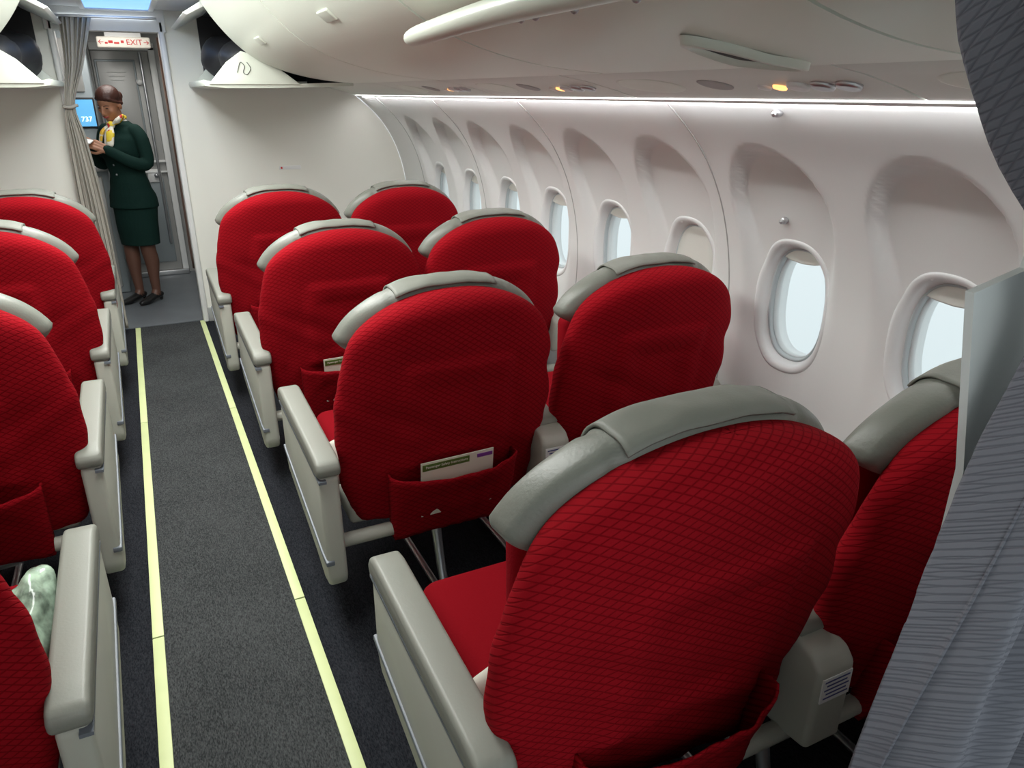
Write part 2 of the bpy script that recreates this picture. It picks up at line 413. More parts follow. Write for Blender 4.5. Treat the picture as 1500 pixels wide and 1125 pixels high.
slab('monitor_screen', -.39, -.215, 6.745, 6.751, 1.31, 1.50, M['screen'], 0, g)
text('screen_text', '737', 0.05, (-.275, 6.744, 1.36), (math.pi/2, 0, 0), M['screentxt'], g)
# ---------------------------------------------------------------- pleated curtains
def pleats(name, z0, z1f, Lf, Rf, y0, n, amp, mat, parent=None, ns=120, nz=50, phase=0., yf=None):
    v = []; f = []
    for j in range(nz+1):
        for i in range(ns+1):
            s = i/ns
            t = j/nz
            z = z0+(1.9-z0)*t
            x = Lf(z)+(Rf(z)-Lf(z))*s
            zt = z1f(x); z = z0+(zt-z0)*t
            x = Lf(z)+(Rf(z)-Lf(z))*s
            w = Rf(z)-Lf(z)
            ph = 2*math.pi*n*s+phase+1.2*math.sin(3*z+4*s)
            a = amp*(1-0.5*math.exp(-((w-.1)/.08)**2))
            y = y0+a*math.sin(ph)+a*.4*math.sin(2.3*ph+z*3)+(yf(z) if yf else 0)
            v.append((x+0.25*a*math.cos(ph), y, z))
    for j in range(nz):
        for i in range(ns):
            a = j*(ns+1)+i; f.append((a, a+1, a+ns+2, a+ns+1))
    o = link(name, mesh(name, v, f, mat), parent)
    md = o.modifiers.new('s', 'SOLIDIFY'); md.thickness = 0.003
    return o
BP = [(.40, 2.05), (.43, 1.98), (.48, 1.90), (.55, 1.815), (.63, 1.74), (.73, 1.685), (.87, 1.64), (1.03, 1.61), (1.2, 1.598)]
def binZ(x):
    xs = [p[0] for p in BP]; zs = [p[1] for p in BP]
    return float(np.interp(x, xs, zs))
cl = lambda xs, ys: (lambda z: catmull(xs, ys, z))
cur = empty('cabin_divider_curtain')
pleats('pleated_cloth', 0.12, lambda x: min(binZ(x)-.012, CE-.005), cl([0, .45, .8, 1.12, 1.35, 1.42, 1.61, 1.85], [.56, .60, .655, .74, .785, .75, .57, .50]),
       cl([0, .45, .8, 1.12, 1.35, 1.45, 1.61, 1.85], [1.15, 1.12, 1.08, 1.0, .92, .90, .98, 1.0]), 0.37, 6, 0.042, M['curtain'], cur, 260, 110)
dv = [(0.825, 0.0), (0.825, 1.13), (0.765, 1.355), (0.85, 1.372), (0.865, 1.43), (1.60, 1.43)] + [(wallX(z)-.004, z) for z in np.linspace(1.42, 0, 14)]
link('class_divider_panel', prism_me('class_divider_panel', dv, 'y', 0.464, 0.474, M['divider'], 0.0))

cur = empty('galley_curtain')
pleats('pleated_cloth', 0.05, lambda x: 1.965, cl([0, .9, 1.3, 1.48, 1.7, 1.97], [-.36, -.36, -.35, -.33, -.29, -.27]), cl([0, .9, 1.3, 1.48, 1.7, 1.97], [-.225, -.225, -.25, -.275, -.19, -.10]), 5.52, 6, 0.024, M['greycloth_far'], cur, 110, 50)
v, f = tube([(-.335, 5.495, 1.47), (-.30, 5.488, 1.465), (-.268, 5.5, 1.475), (-.268, 5.54, 1.475), (-.335, 5.55, 1.47), (-.335, 5.495, 1.47)], [.006]*6, 8, 3, 1.6)
link('tie_back', mesh('tie_back', v, f, M['greycloth_far']), cur)
slab('curtain_rail', -0.3, 0.26, 5.51, 5.53, 1.965, 1.98, M['metal'], .003, cur)
cur = empty('crew_area_curtain')
pleats('pleated_cloth', 0.12, lambda x: 1.95, cl([0, 2], [.30, .30]), cl([0, 2], [.46, .44]), 6.95, 4, 0.02, M['browncloth'], cur, 60, 20)

# ---------------------------------------------------------------- overhead bins
def binprofile():
    P = []
    for i in range(len(BP)-1):
        for k in range(3):
            t = k/3; P.append((BP[i][0]*(1-t)+BP[i+1][0]*t, BP[i][1]*(1-t)+BP[i+1][1]*t))
    P.append(BP[-1])
    for _ in range(3):
        P = [P[0]]+[((P[i-1][0]+2*P[i][0]+P[i+1][0])/4, (P[i-1][1]+2*P[i][1]+P[i+1][1])/4) for i in range(1, len(P)-1)]+[P[-1]]
    P += [(1.198, CE-.002)]
    P = [(min(x, 1.198), min(z, CE-.002)) for x, z in P]
    return P
def mp(poly, side): return poly if side > 0 else [(mir(x), z) for x, z in poly]
segs = [(-1.2, 0.78), (0.79, 1.865), (1.88, 3.14), (3.155, 4.50)]
for side in (1, -1):
    for (a, c) in segs:
        e = empty('overhead_bin')
        link('bucket', prism_me('bucket', mp(binprofile(), side), 'y', a, c, M['bin'], .0), e)
        if c > 2:
            xx = .60; zz = binZ(.60)
            o = box('latch', (0.045, 0.13, 0.010), ((xx if side > 0 else mir(xx)), (a+c)/2, zz-.0), M['binlip'], 0.005, e, rot=(0, math.radians(38*side), 0))
        if a > 0.5 and a < 1.0:
            pts = [((x if side > 0 else mir(x)), y, z) for x, y, z in [(.635, 1.84, 1.668), (.628, 1.74, 1.672), (.62, 1.3, 1.685), (.615, .80, 1.69)]]
            v, f = tube(pts, [.018, .026, .030, .032], 18, 4, .8); link('lip_rail', mesh('lip_rail', v, f, M['binlip']), e)
            for y in (1.80, 1.62, 1.40, 1.34, 1.20, 1.02):
                xq = .705; v, f = tube([((xq if side > 0 else mir(xq)), y, 1.705), ((xq if side > 0 else mir(xq)), y, 1.680)], [.009, .008], 12, 1)
                link('stud', mesh('stud', v, f, M['metal']), e)
            bx = .725 if side > 0 else mir(.725)
            o = box('hinge_plate', (.025, .12, .008), (bx, 1.37, 1.688), M['metal'], .003, e)
            if side > 0:
                rr = []
                for sc, dz in ((1.0, 0.002), (.98, -.012), (.86, -.014), (.80, .0)):
                    rr.append([(1.02+.15*sc*math.cos(t), 1.12+.05*sc*math.sin(t), binZ(1.02+.15*sc*math.cos(t))-.001+dz) for t in [2*math.pi*k/40 for k in range(40)]])
                v, f = loft(rr, cap=False); link('grip_ring', mesh('grip_ring', v, f, M['binlip']), e)
                v = [(1.02+.122*math.cos(t), 1.12+.042*math.sin(t), binZ(1.02+.122*math.cos(t))-.0035) for t in [2*math.pi*k/40 for k in range(40)]]
                link('grip_recess', mesh('grip_recess', v, [tuple(range(40))], M['dark']), e)
    e = empty('open_overhead_bin')
    y0, y1 = 4.52, 5.60
    shell = [(.395, 1.60), (.40, 1.582), (.50, 1.572), (.75, 1.572), (1.0, 1.578), (1.198, 1.585), (1.198, 1.605), (1.0, 1.598), (.75, 1.592), (.50, 1.592), (.43, 1.605), (.40, 1.612)]
    link('bucket_floor', prism_me('bucket_floor', mp(shell, side), 'y', y0-.0, y1, M['bin']), e)
    cheek = [(.42, 1.59), (.46, 1.635), (.52, 1.70), (.60, 1.755), (.68, 1.735), (.78, 1.68), (.90, 1.59)]
    link('bucket_side', prism_me('bucket_side', mp(cheek, side), 'y', y0-.01, y0+.01, M['bin'], .003), e)
    link('bucket_side_far', prism_me('bucket_side_far', mp(cheek, side), 'y', y1-.02, y1, M['bin'], .003), e)
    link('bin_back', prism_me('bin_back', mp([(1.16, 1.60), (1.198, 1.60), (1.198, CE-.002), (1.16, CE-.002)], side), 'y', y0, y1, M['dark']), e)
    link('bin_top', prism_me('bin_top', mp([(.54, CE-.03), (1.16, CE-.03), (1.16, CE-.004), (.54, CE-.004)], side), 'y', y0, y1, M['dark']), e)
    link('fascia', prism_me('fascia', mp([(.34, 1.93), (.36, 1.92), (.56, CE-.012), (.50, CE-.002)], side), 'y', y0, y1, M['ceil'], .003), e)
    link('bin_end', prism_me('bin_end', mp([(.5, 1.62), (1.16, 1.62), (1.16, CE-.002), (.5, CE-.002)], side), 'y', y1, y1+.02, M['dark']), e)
    bags = [(0, ellipsoid(((.70 if side > 0 else mir(.70)), 4.85, 1.72), (.18, .22, .12))), (0, ellipsoid(((.66 if side > 0 else mir(.66)), 5.25, 1.74), (.20, .22, .14)))]
    for q, (mi, (v, f)) in enumerate(bags):
        v = [Vector(p)+Vector((0, 0, .03*noise.noise(Vector(p)*9))) for p in v]
        bag = empty('black_bag'); link('body', mesh('body', v, f, M['dark']), bag)
    if side > 0:
        pts = [(.57, y0-.012, 1.65), (.59, y0-.012, 1.70), (.61, y0-.012, 1.68), (.60, y0-.012, 1.65), (.62, y0-.012, 1.64), (.64, y0-.012, 1.67), (.625, y0-.012, 1.70)]
        v, f = tube(pts, [.0016]*7, 6, 4); link('marking', mesh('marking', v, f, M['black']), e)
    ps = [(1.2, 1.603), (1.21, 1.597), (1.3, 1.583), (1.42, 1.555), (1.50, 1.532), (1.505, 1.545), (1.3, 1.62), (1.2, 1.63)]
    for (a, c) in [(-1.2, .05), (.06, 1.09), (1.10, 2.13), (2.14, 3.17), (3.18, 4.21), (4.22, 5.62)]:
        e = empty('passenger_service_panel')
        link('panel', prism_me('panel', mp(ps, side), 'y', a, c, M['psu']), e)
        def disc(name, y, x, r, mat, t=.006, sy=1.0):
            z = float(np.interp(x, [1.21, 1.3, 1.42, 1.5], [1.597, 1.583, 1.555, 1.532]))
            rr = []
            for q, dz in ((.6, -t), (.92, -t), (1, -t*.6), (1.04, .003)):
                rr.append([(x+r*q*math.cos(k*math.pi/10)*.9, y+sy*r*q*math.sin(k*math.pi/10), z+dz-r*q*math.cos(k*math.pi/10)*.235) for k in range(20)])
            v, f = loft(rr, cap=True); v = [((p[0] if side > 0 else mir(p[0])), p[1], p[2]) for p in v]
            link(name, mesh(name, v, f, mat), e)
        if c-a < 1.1:
            disc('speaker_grille', c-.53, 1.36, .050, M['seam'], .003)
            for q in (0, 1, 2): disc('reading_light_%d' % q, c-.68-.05*q, 1.385, .018, M['orange'] if q == 1 else M['white'])
            for q in (0, 1, 2): disc('air_vent_%d' % q, c-.80-.07*q, 1.37, .028, M['metal'] if q else M['white'], .010)
            disc('mask_door', c-.25, 1.36, .08, M['bin'], .003, 1.7)
    cv = empty('cove_light')
    link('lens', prism_me('lens', mp([(1.494, 1.531), (1.512, 1.526), (1.52, 1.535), (1.505, 1.545)], side), 'y', -1.2, 5.6, M['glow']), cv)
    link('cover', prism_me('cover', mp([(1.50, 1.548), (1.53, 1.532), (1.56, 1.54), (1.5, 1.66)], side), 'y', -1.2, 5.62, M['psu']), cv)

for (y, z) in ((1.76, 1.17), (1.55, 1.50)):
    hk = empty('coat_hook', (surfX(y, z)-.008, y, z))
    v, f = tube([(0, 0, 0), (-.012, 0, -.003)], [.007, .008], 12, 2); link('knob', mesh('knob', v, f, M['metal']), hk)
    v, f = tube([(.002, 0, 0), (-.002, 0, 0)], [.012, .012], 14, 1); link('plate', mesh('plate', v, f, M['metal']), hk)

# ---------------------------------------------------------------- seats
def yr(h): return 0.035-0.16*(h-.35)/.7
def seatback():
    n = 96; rings = []
    rows = []
    for h, w in [(.315, .27), (.32, .29), (.34, .300)]: rows.append((h, w))
    for h in np.linspace(.37, .78, 30): rows.append((h, catmull([.34, .45, .6, .7, .78], [.300, .325, .342, .342, .329], h)))
    for k in range(1, 34):
        ph = math.pi/2*k/33.2
        rows.append((.78+.275*math.sin(ph)**(2/2.25), .329*math.cos(ph)**(2/2.25)))
    for h, w in rows:
        D = .078
        if h > .99: D *= math.sqrt(max(.02, 1-((h-.99)/.066)**2))
        if h < .34: D *= .8
        ring = []
        yc = yr(h)+.078
        for i in range(n):
            t = 2*math.pi*i/n
            x = w*sgp(math.cos(t), 2/3.0); y = D*sgp(math.sin(t), 2/2.4)
            if y < 0:
                em = 0.012*sstep(.17, .158, abs(x))*sstep(.50, .512, h)*sstep(.86, .848, h) - 0.010*sstep(.115, .105, abs(x))*sstep(.56, .57, h)*sstep(.80, .79, h)
                y -= em
                y += 0.008*noise.noise(Vector((x*7, h*5, 0)))
                y += .014*noise.noise(Vector((x*26, h*5, 3)))*sstep(.62, .40, h)
                y += .008*noise.noise(Vector((x*9+h*14, h*5, 9)))*sstep(.95, .7, h)
            hh = h+(.016*noise.noise(Vector((x*9, y*9, 1))) if h < .35 else 0)
            xx = x+.010*noise.noise(Vector((h*10, 2.*(1 if x > 0 else -1), 4)))
            ring.append((xx, yc+y, hh))
        rings.append(ring)
    v, f = loft(rings); return mesh('back_cover', v, f, M['red'])
def headrest():
    n = 64; rings = []
    c = .95
    rows = []
    for k in range(1, 16):
        ph = -math.pi/2+math.pi/2*k/16; rows.append((c+.105*math.copysign(abs(math.sin(ph))**(2/2.6), -1), .322*math.cos(ph)**(2/2.8), abs(math.sin(ph))))
    for k in range(0, 30):
        ph = math.pi/2*k/29.3; rows.append((c+.122*math.sin(ph)**(2/2.1), .322*math.cos(ph)**(2/2.6), math.sin(ph)))
    for h, w, s in rows:
        D = .066*math.sqrt(max(.05, 1-s**5))
        if h > .78: w = min(w, 1.03*.329*max(0.0001, 1-(min(1, max(0, (h-.785))/.292))**2.25)**(1/2.25)+.004)
        yc = yr(h)+.155
        ring = []
        for i in range(n):
            t = 2*math.pi*i/n
            x = w*sgp(math.cos(t), 2/2.8); y = D*sgp(math.sin(t), 2/2.6)
            y += .030*(abs(x)/.32)**3 * (1 if y > 0 else .1)
            y += .006*math.exp(-((abs(x)-.17)/.008)**2)*(1 if y < 0 else -1)
            ring.append((x, yc+y, h+.005*noise.noise(Vector((x*8, y*20, h*8)))))
        rings.append(ring)
    v, f = loft(rings); return mesh('headrest', v, f, M['leather'])
def hrtop(x):
    return .785+.290*max(0, 1-(abs(x)/.338)**2.25)**(1/2.25)
def flap():
    v = []; f = []; nx = 30; ny = 16
    for j in range(ny+1):
        q = -.80+1.8*j/ny
        for i in range(nx+1):
            x = -.16+.30*i/nx
            zt = min(hrtop(x), 1.073)
            y = yr(zt)+.155+q*.068+.004*noise.noise(Vector((x*15, q*2, 3)))
            z = zt+.006-.034*abs(q)**3.5+.0035*noise.noise(Vector((x*22, q*1.5, 1)))
            v.append((x, y, z))
    for j in range(ny):
        for i in range(nx): a = j*(nx+1)+i; f.append((a, a+1, a+nx+2, a+nx+1))
    return mesh('headrest_flap', v, f, M['flap'])
def pocket():
    v = []; f = []; nx = 30; nv = 14; W = .205
    for j in range(nv+1):
        t = j/nv; h = .265+.235*t
        for i in range(nx+1):
            s = -1+2*i/nx
            w = W*(0.93+.07*t)
            bul = (1-abs(s)**4)
            y = yr(h)-.026-(.012+.036*t)*bul + .009*noise.noise(Vector((s*5, t*4, 7)))
            v.append((w*s, y, h-.018*(1-s*s)*t-.012*(1-t)*(s*s)+.005*noise.noise(Vector((s*4, 2, 1)))))
    for j in range(nv):
        for i in range(nx): a = j*(nx+1)+i; f.append((a, a+1, a+nx+2, a+nx+1))
    for sgn in (0, nx):
        base = len(v)
        for j in range(nv+1):
            p = v[j*(nx+1)+sgn]; v.append((p[0], p[1]+.042, p[2]))
        for j in range(nv): f.append((j*(nx+1)+sgn, (j+1)*(nx+1)+sgn, base+j+1, base+j))
    base = len(v)
    for i in range(nx+1):
        p = v[i]; v.append((p[0], p[1]+.04, p[2]+.01))
    for i in range(nx): f.append((i, i+1, base+i+1, base+i))
    return mesh('literature_pocket', v, f, M['red'])
def puffy(name, size, mat, seed=0, pw=2.6, namp=.12, nf=12):
    rings = []; nu = 40; nv = 24
    for k in range(1, nv):
        a = -math.pi/2+math.pi*k/nv
        r = []
        for i in range(nu):
            t = 2*math.pi*i/nu
            p = Vector((size[0]*sgp(math.cos(a), 2/2.2)*sgp(math.cos(t), 2/pw), size[1]*sgp(math.cos(a), 2/2.2)*sgp(math.sin(t), 2/pw), size[2]*sgp(math.sin(a), .9)))
            p *= 1+namp*noise.noise(p*nf+Vector((seed, 0, 0)))
            r.append(p)
        rings.append(r)
    v, f = loft(rings); return mesh(name, v, f, mat)
sidepoly = [(-.005, .53), (-.015, .20), (.0, .165), (.06, .155), (.16, .19), (.58, .285), (.605, .33), (.60, .545), (.57, .56), (.02, .535)]
padpoly = [(-.012, .535), (-.015, .562), (.0, .580), (.05, .588), (.55, .610), (.59, .602), (.61, .575), (.60, .548), (.57, .553), (.02, .528)]
SM = {}
SM['back_cover'] = seatback()
SM['headrest'] = headrest()
SM['headrest_flap'] = flap()
SM['pocket'] = pocket()
SM['side_panel'] = prism_me('side_panel', sidepoly, 'x', -.410, -.352, M['shell'], .014, 4)
SM['armrest_pad'] = prism_me('armrest_pad', padpoly, 'x', -.415, -.345, M['pad'], .018, 5)
SM['bumper'] = prism_me('bumper', [(-.018, .262), (-.018, .246), (.05, .246), (.58, .352), (.609, .362), (.609, .376), (.575, .366), (.045, .262)], 'x', -.415, -.39, M['trimgrey'], .003, 2)
SM['panel_joint'] = prism_me('panel_joint', [(-.0165, .527), (-.0165, .519), (.05, .522), (.603, .540), (.603, .548), (.05, .530)], 'x', -.4125, -.39, M['trimgrey'], .0)
SM['seat_cushion'] = box_me('seat_cushion', (.60, .50, .12), .045, M['redplain'], (0, .38, .42), 5)
SM['front_back_cushion'] = box_me('front_back_cushion', (.50, .08, .42), .035, M['redplain'], (0, .165, .66), 5, None)
SM['seat_pan'] = box_me('seat_pan', (.62, .50, .06), .015, M['shell'], (0, .34, .33))
bv, bf = tube([(-.36, .045, .285), (.36, .045, .285)], [.022, .022], 12, 2)
SM['rear_beam'] = mesh('rear_beam', bv, bf, M['shell'])
bv, bf = tube([(-.36, .42, .29), (.36, .42, .29)], [.02, .02], 12, 2)
SM['front_beam'] = mesh('front_beam', bv, bf, M['metal'])
for k, x in ((1, -.05), (2, .26)):
    parts = [tube([(x, .05, .28), (x, .03, .20), (x, .0, .10), (x, -.045, .018)], [.017, .015, .014, .014], 10, 4),
             tube([(x, .42, .28), (x, .44, .15), (x, .46, .018)], [.015, .014, .014], 10, 3),
             tube([(x, -.06, .012), (x, .5, .012)], [.012, .012], 8, 1),
             tube([(x, .04, .25), (x, .42, .04)], [.009, .009], 8, 1)]
    v, f = merge(parts); SM['leg_%d' % k] = mesh('leg_%d' % k, v, f, M['metal'])
cx = .345
SM['center_console'] = prism_me('center_console', [(-.03, .30), (-.035, .50), (-.01, .525), (.10, .55), (.50, .575), (.53, .54), (.53, .33), (.05, .29)], 'x', cx-.05, cx+.05, M['shell'], .014, 4)
SM['console_pad'] = prism_me('console_pad', [(.03, .535), (.04, .556), (.12, .572), (.50, .590), (.535, .575), (.52, .555), (.10, .546)], 'x', cx-.045, cx+.045, M['pad'], .010, 3)
SM['placard'] = box_me('placard', (.08, .003, .06), .0, M['white'], (cx, -.0345, .455))
parts = []
for k in range(5):
    z = .478-.010*k; w = .034-(.006 if k % 2 else 0)
    parts.append(([(cx-w, -.0365, z), (cx+w, -.0365, z), (cx+w, -.0365, z-.004), (cx-w, -.0365, z-.004)], [(0, 1, 2, 3)]))
v, f = merge(parts); SM['placard_text'] = mesh('placard_text', v, f, M['blue'], False)
SM['window_armrest'] = prism_me('window_armrest', [(.02, .38), (.0, .53), (.05, .57), (.55, .59), (.58, .56), (.56, .33)], 'x', .315, .365, M['shell'], .012, 3)
SM['card'] = box_me('card', (.235, .003, .20), .0, M['paper'], (0, 0, 0))
SM['card_band'] = box_me('card_band', (.150, .002, .022), .0, M['green'], (-.038, -.0025, .082))
SM['card_logo'] = box_me('card_logo', (.05, .002, .012), .0, M['purple'], (.088, -.0025, .084))
COMMON = ['back_cover', 'headrest', 'headrest_flap', 'pocket', 'seat_cushion', 'front_back_cushion', 'seat_pan', 'rear_beam', 'front_beam', 'leg_1', 'leg_2']
AISLE = ['side_panel', 'armrest_pad', 'bumper', 'panel_joint', 'center_console', 'console_pad', 'placard', 'placard_text']
BACK = ('back_cover', 'headrest', 'headrest_flap', 'pocket', 'front_back_cushion')
pillow_me = puffy('pillow', (.12, .08, .035), M['cream'], 2)
pack_mat = pmat('blanket_pack_film', (0.30, 0.40, 0.31), 0.12, bump=1.0, bscale=30, var=0.8, vscale=26)
pack_me = puffy('blanket_pack', (.06, .10, .05), pack_mat, 5, 2.6, .35, 24)
def seat(x, y, side, aisle, card=False, boff=0.0, zs=1.0, xs=1.0, pillow=False, pack=False):
    e = empty('airplane_seat', (x, y, 0), (0, 0, 0), (side, 1, 1))
    for p in COMMON+(AISLE if aisle else ['window_armrest']):
        o = link(p, SM[p], e, (boff if p in BACK else 0, 0, 0))
        if p in BACK: o.scale = (xs, 1, zs)
        if p in ('headrest_flap', 'pocket'):
            md = o.modifiers.new('s', 'SOLIDIFY'); md.thickness = 0.005; md.offset = 0
    if card:
        for p in ('card', 'card_band', 'card_logo'):
            o = link('safety_'+p, SM[p], e, (boff, yr(.48)-.034, .437), (math.radians(9), math.radians(-1), 0))
        text('safety_card_text', 'Passenger Safety Instructions', .0115, (boff-.038, yr(.48)-.0525, .519), (math.radians(99), math.radians(-1), 0), M['paper'], e, .0003)
    if pillow: link('pillow', pillow_me, e, (-.25, .20, .475), (math.radians(60), 0, math.radians(10)))
    if pack: link('blanket_pack', pack_me, e, (-.285, .33, .535), (.3, 0, .1)).scale = (.9, 1.3, 1.3)
    return e
#      aisle x, y, boff, zs | window x, y, zs
RIGHT = [(.735, .78, -.020, 1.035, 1.435, .76, 1.0), (.73, 1.90, 0, .995, 1.44, 1.90, .985), (.71, 2.94, -.03, 1.0, 1.35, 2.94, 1.0), (.68, 3.98, -.05, 1.03, 1.29, 3.98, 1.02)]
LEFT = [(-.635, 1.20, -.02), (-.64, 2.26, -.045), (-.635, 3.29, -.06), (-.62, 4.32, -.08)]
for k, (xa, ya, bo, zs, xw, yw, zw) in enumerate(RIGHT):
    seat(xa, ya, 1, True, k in (1, 2), bo, zs, 1.03 if k == 0 else 1.0, pillow=True); seat(xw, yw, 1, False, zs=zw)
for k, (xa, ya, bo) in enumerate(LEFT):
    seat(xa, ya, -1, True, False, bo, 1.03, pack=(k == 0)); seat(xa-.70, ya, -1, False, zs=1.03)
seat(-.64, LEFT[0][1]-1.04, -1, True)

# ---------------------------------------------------------------- flight attendant
skin = pmat('skin', (0.38, 0.18, 0.105), 0.5, var=0.05)
legm = pmat('stocking_skin', (0.14, 0.065, 0.045), 0.45)
suit = pmat('green_uniform', (0.0055, 0.026, 0.021), 0.85, bump=0.3, bscale=120, spec=.2)
hairm = pmat('hair', (0.045, 0.014, 0.009), 0.4, bump=0.5, bscale=90)
shoem = pmat('shoe', (0.012, 0.012, 0.012), 0.3)
shirt = pmat('white_shirt', (0.8, 0.8, 0.78), 0.7)
m, nt, b = new_mat('patterned_scarf')
tc = nt.nodes.new('ShaderNodeTexCoord'); vo = nt.nodes.new('ShaderNodeTexVoronoi'); vo.inputs['Scale'].default_value = 32
nt.links.new(tc.outputs['Object'], vo.inputs['Vector'])
sx = nt.nodes.new('ShaderNodeSeparateColor'); nt.links.new(vo.outputs['Color'], sx.inputs[0])
r = nt.nodes.new('ShaderNodeValToRGB'); r.color_ramp.interpolation = 'CONSTANT'
r.color_ramp.elements[0].color = (0.85, 0.65, 0.05, 1); r.color_ramp.elements[1].color = (0.85, 0.82, 0.7, 1); r.color_ramp.elements[1].position = .35
q = r.color_ramp.elements.new(.7); q.color = (.6, .03, .03, 1)
q = r.color_ramp.elements.new(.85); q.color = (.8, .5, .05, 1)
nt.links.new(sx.outputs[0], r.inputs[0]); nt.links.new(r.outputs[0], b.inputs['Base Color']); b.inputs['Roughness'].default_value = .5
scarfm = m
mats = [skin, suit, legm, shoem, shirt]
def ering(z, rx, ry, yo=0, xo=0, n=32):
    return [(xo+rx*math.cos(t), yo+ry*math.sin(t), z) for t in [2*math.pi*i/n for i in range(n)]]
def dense(rows, m=4):
    R = []
    for i in range(len(rows)-1):
        for k in range(m):
            t = k/m; t2 = t*t*(3-2*t)
            a = rows[i]; c = rows[i+1]
            R.append(tuple([a[0]*(1-t)+c[0]*t]+[a[j]*(1-t2)+c[j]*t2 for j in range(1, len(a))]))
    R.append(rows[-1]); return R
BODY = []
sk = dense([(.455, .158, .118, .0), (.60, .168, .126, 0), (.74, .178, .130, .01), (.86, .165, .12, .01)])
BODY.append((1, loft([ering(*r) for r in sk])))
jk = dense([(.735, .194, .148, .005), (.80, .188, .142, .008), (.90, .158, .118, .0), (.98, .140, .104, -.003), (1.06, .146, .114, -.012), (1.15, .160, .136, -.022), (1.22, .166, .126, -.012), (1.28, .160, .096, .0), (1.32, .120, .072, .008), (1.35, .07, .055, .01)])
BODY.append((1, loft([ering(*r) for r in jk])))
BODY.append((0, tube([(0, .012, 1.30), (0, -.005, 1.36), (0, -.025, 1.42)], [.050, .042, .045], 20, 4)))
for s in (1, -1):
    if s == 1: A = [(.145, .0, 1.283), (.188, .005, 1.22), (.208, .0, 1.06), (.18, -.11, 1.075), (.10, -.22, 1.16)]
    else: A = [(-.145, .0, 1.283), (-.188, .005, 1.22), (-.208, -.01, 1.05), (-.17, -.12, 1.09), (-.07, -.225, 1.185)]
    BODY.append((1, tube(A, [.050, .050, .045, .042, .035], 20, 5)))
for s, dy in ((1, .0), (-1, -.05)):
    x = .068*s
    BODY.append((2, tube([(x*1.2, dy*.3, .60), (x, dy*.6-.005, .44), (x, dy+.012, .32), (x*.95, dy+.008, .20), (x*.9, dy+.012, .095), (x*.9, dy+.0, .07)], [.070, .055, .053, .038, .031, .033], 20, 4)))
    BODY.append((3, tube([(x*.9, dy+.035, .052), (x*.9, dy-.03, .045), (x*1.0, dy-.10, .026), (x*1.02, dy-.15, .022)], [.033, .035, .036, .024], 18, 4, .75)))
    BODY.append((3, tube([(x*.9, dy+.045, .05), (x*.9, dy+.045, .012)], [.017, .013], 12, 3)))
hp = []
hp.append(ellipsoid((0, .012, .035), (.072, .090, .080)))
hp.append(ellipsoid((0, -.022, -.012), (.060, .062, .080)))
hp.append(ellipsoid((0, -.050, -.078), (.026, .026, .022)))
hp.append(ellipsoid((.034, -.052, -.018), (.024, .022, .024)))
hp.append(ellipsoid((-.034, -.052, -.018), (.024, .022, .024)))
hp.append(tube([(0, -.080, .018), (0, -.092, -.005), (0, -.100, -.024)], [.007, .009, .012], 12, 3))
hp.append(ellipsoid((0, -.088, -.030), (.017, .010, .008)))
hp.append(ellipsoid((0, -.082, -.053), (.022, .009, .007)))
for s in (1, -1): hp.append(ellipsoid((.073*s, .012, -.008), (.010, .018, .029)))
HM = Matrix.Translation((0.0, -.055, 1.462)) @ Euler((0, 0, math.radians(14))).to_matrix().to_4x4() @ Euler((math.radians(24), math.radians(4), 0)).to_matrix().to_4x4()
def xf(vf, Mx): return [Mx @ Vector(p) for p in vf[0]], vf[1]
for p in hp: BODY.append((0, xf(p, HM)))
def remesh(parts, vox, matlist, name, smooth_it=6, fix=None):
    allv, allf = merge([p for _, p in parts])
    me = bpy.data.meshes.new('tmp'); me.from_pydata([tuple(v) for v in allv], [], allf)
    bm = bmesh.new(); bm.from_mesh(me); bmesh.ops.recalc_face_normals(bm, faces=bm.faces); bm.to_mesh(me); bm.free()
    o = bpy.data.objects.new('tmp', me); COL.objects.link(o)
    md = o.modifiers.new('r', 'REMESH'); md.mode = 'VOXEL'; md.voxel_size = vox
    ms = o.modifiers.new('s', 'SMOOTH'); ms.factor = .5; ms.iterations = smooth_it
    dg = bpy.context.evaluated_depsgraph_get(); ev = o.evaluated_get(dg)
    nm = bpy.data.meshes.new_from_object(ev); nm.name = name
    bpy.data.objects.remove(o)
    nm.materials.clear()
    for mt in matlist: nm.materials.append(mt)
    tot = sum(len(p[0]) for _, p in parts); kd = kdtree.KDTree(tot); idm = []
    i = 0
    for mi, p in parts:
        for q in p[0]: kd.insert(Vector(q), i); idm.append(mi); i += 1
    kd.balance()
    for pl in nm.polygons:
        pl.use_smooth = True
        mi = idm[kd.find(pl.center)[1]]
        if fix: mi = fix(mi, pl.center)
        pl.material_index = mi
    return nm
fa = empty('flight_attendant', (-.06, 6.42, .006), (0, 0, math.radians(-48)))
def bodyfix(mi, c):
    if mi == 2 and c.z > .452: return 1
    return mi
link('body', remesh(BODY, .006, mats, 'body', 3, bodyfix), fa)
hr = []
hr.append((0, xf(ellipsoid((0, .016, .058), (.0785, .089, .072)), HM)))
hr.append((0, xf(ellipsoid((0, .048, .020), (.072, .066, .074)), HM)))
hr.append((0, xf(ellipsoid((0, .122, .012), (.036, .032, .036)), HM)))
for s in (1, -1): hr.append((0, xf(tube([(.046*s, -.050, .066), (.068*s, -.022, .040), (.072*s, .005, .020), (.068*s, .040, .0)], [.010, .010, .010, .016], 12, 3), HM)))
link('hair', remesh(hr, .005, [hairm], 'hair', 3), fa)
eyew = pmat('eye_dark', (.02, .012, .01), .3); lip = pmat('lips', (.38, .05, .06), .4)
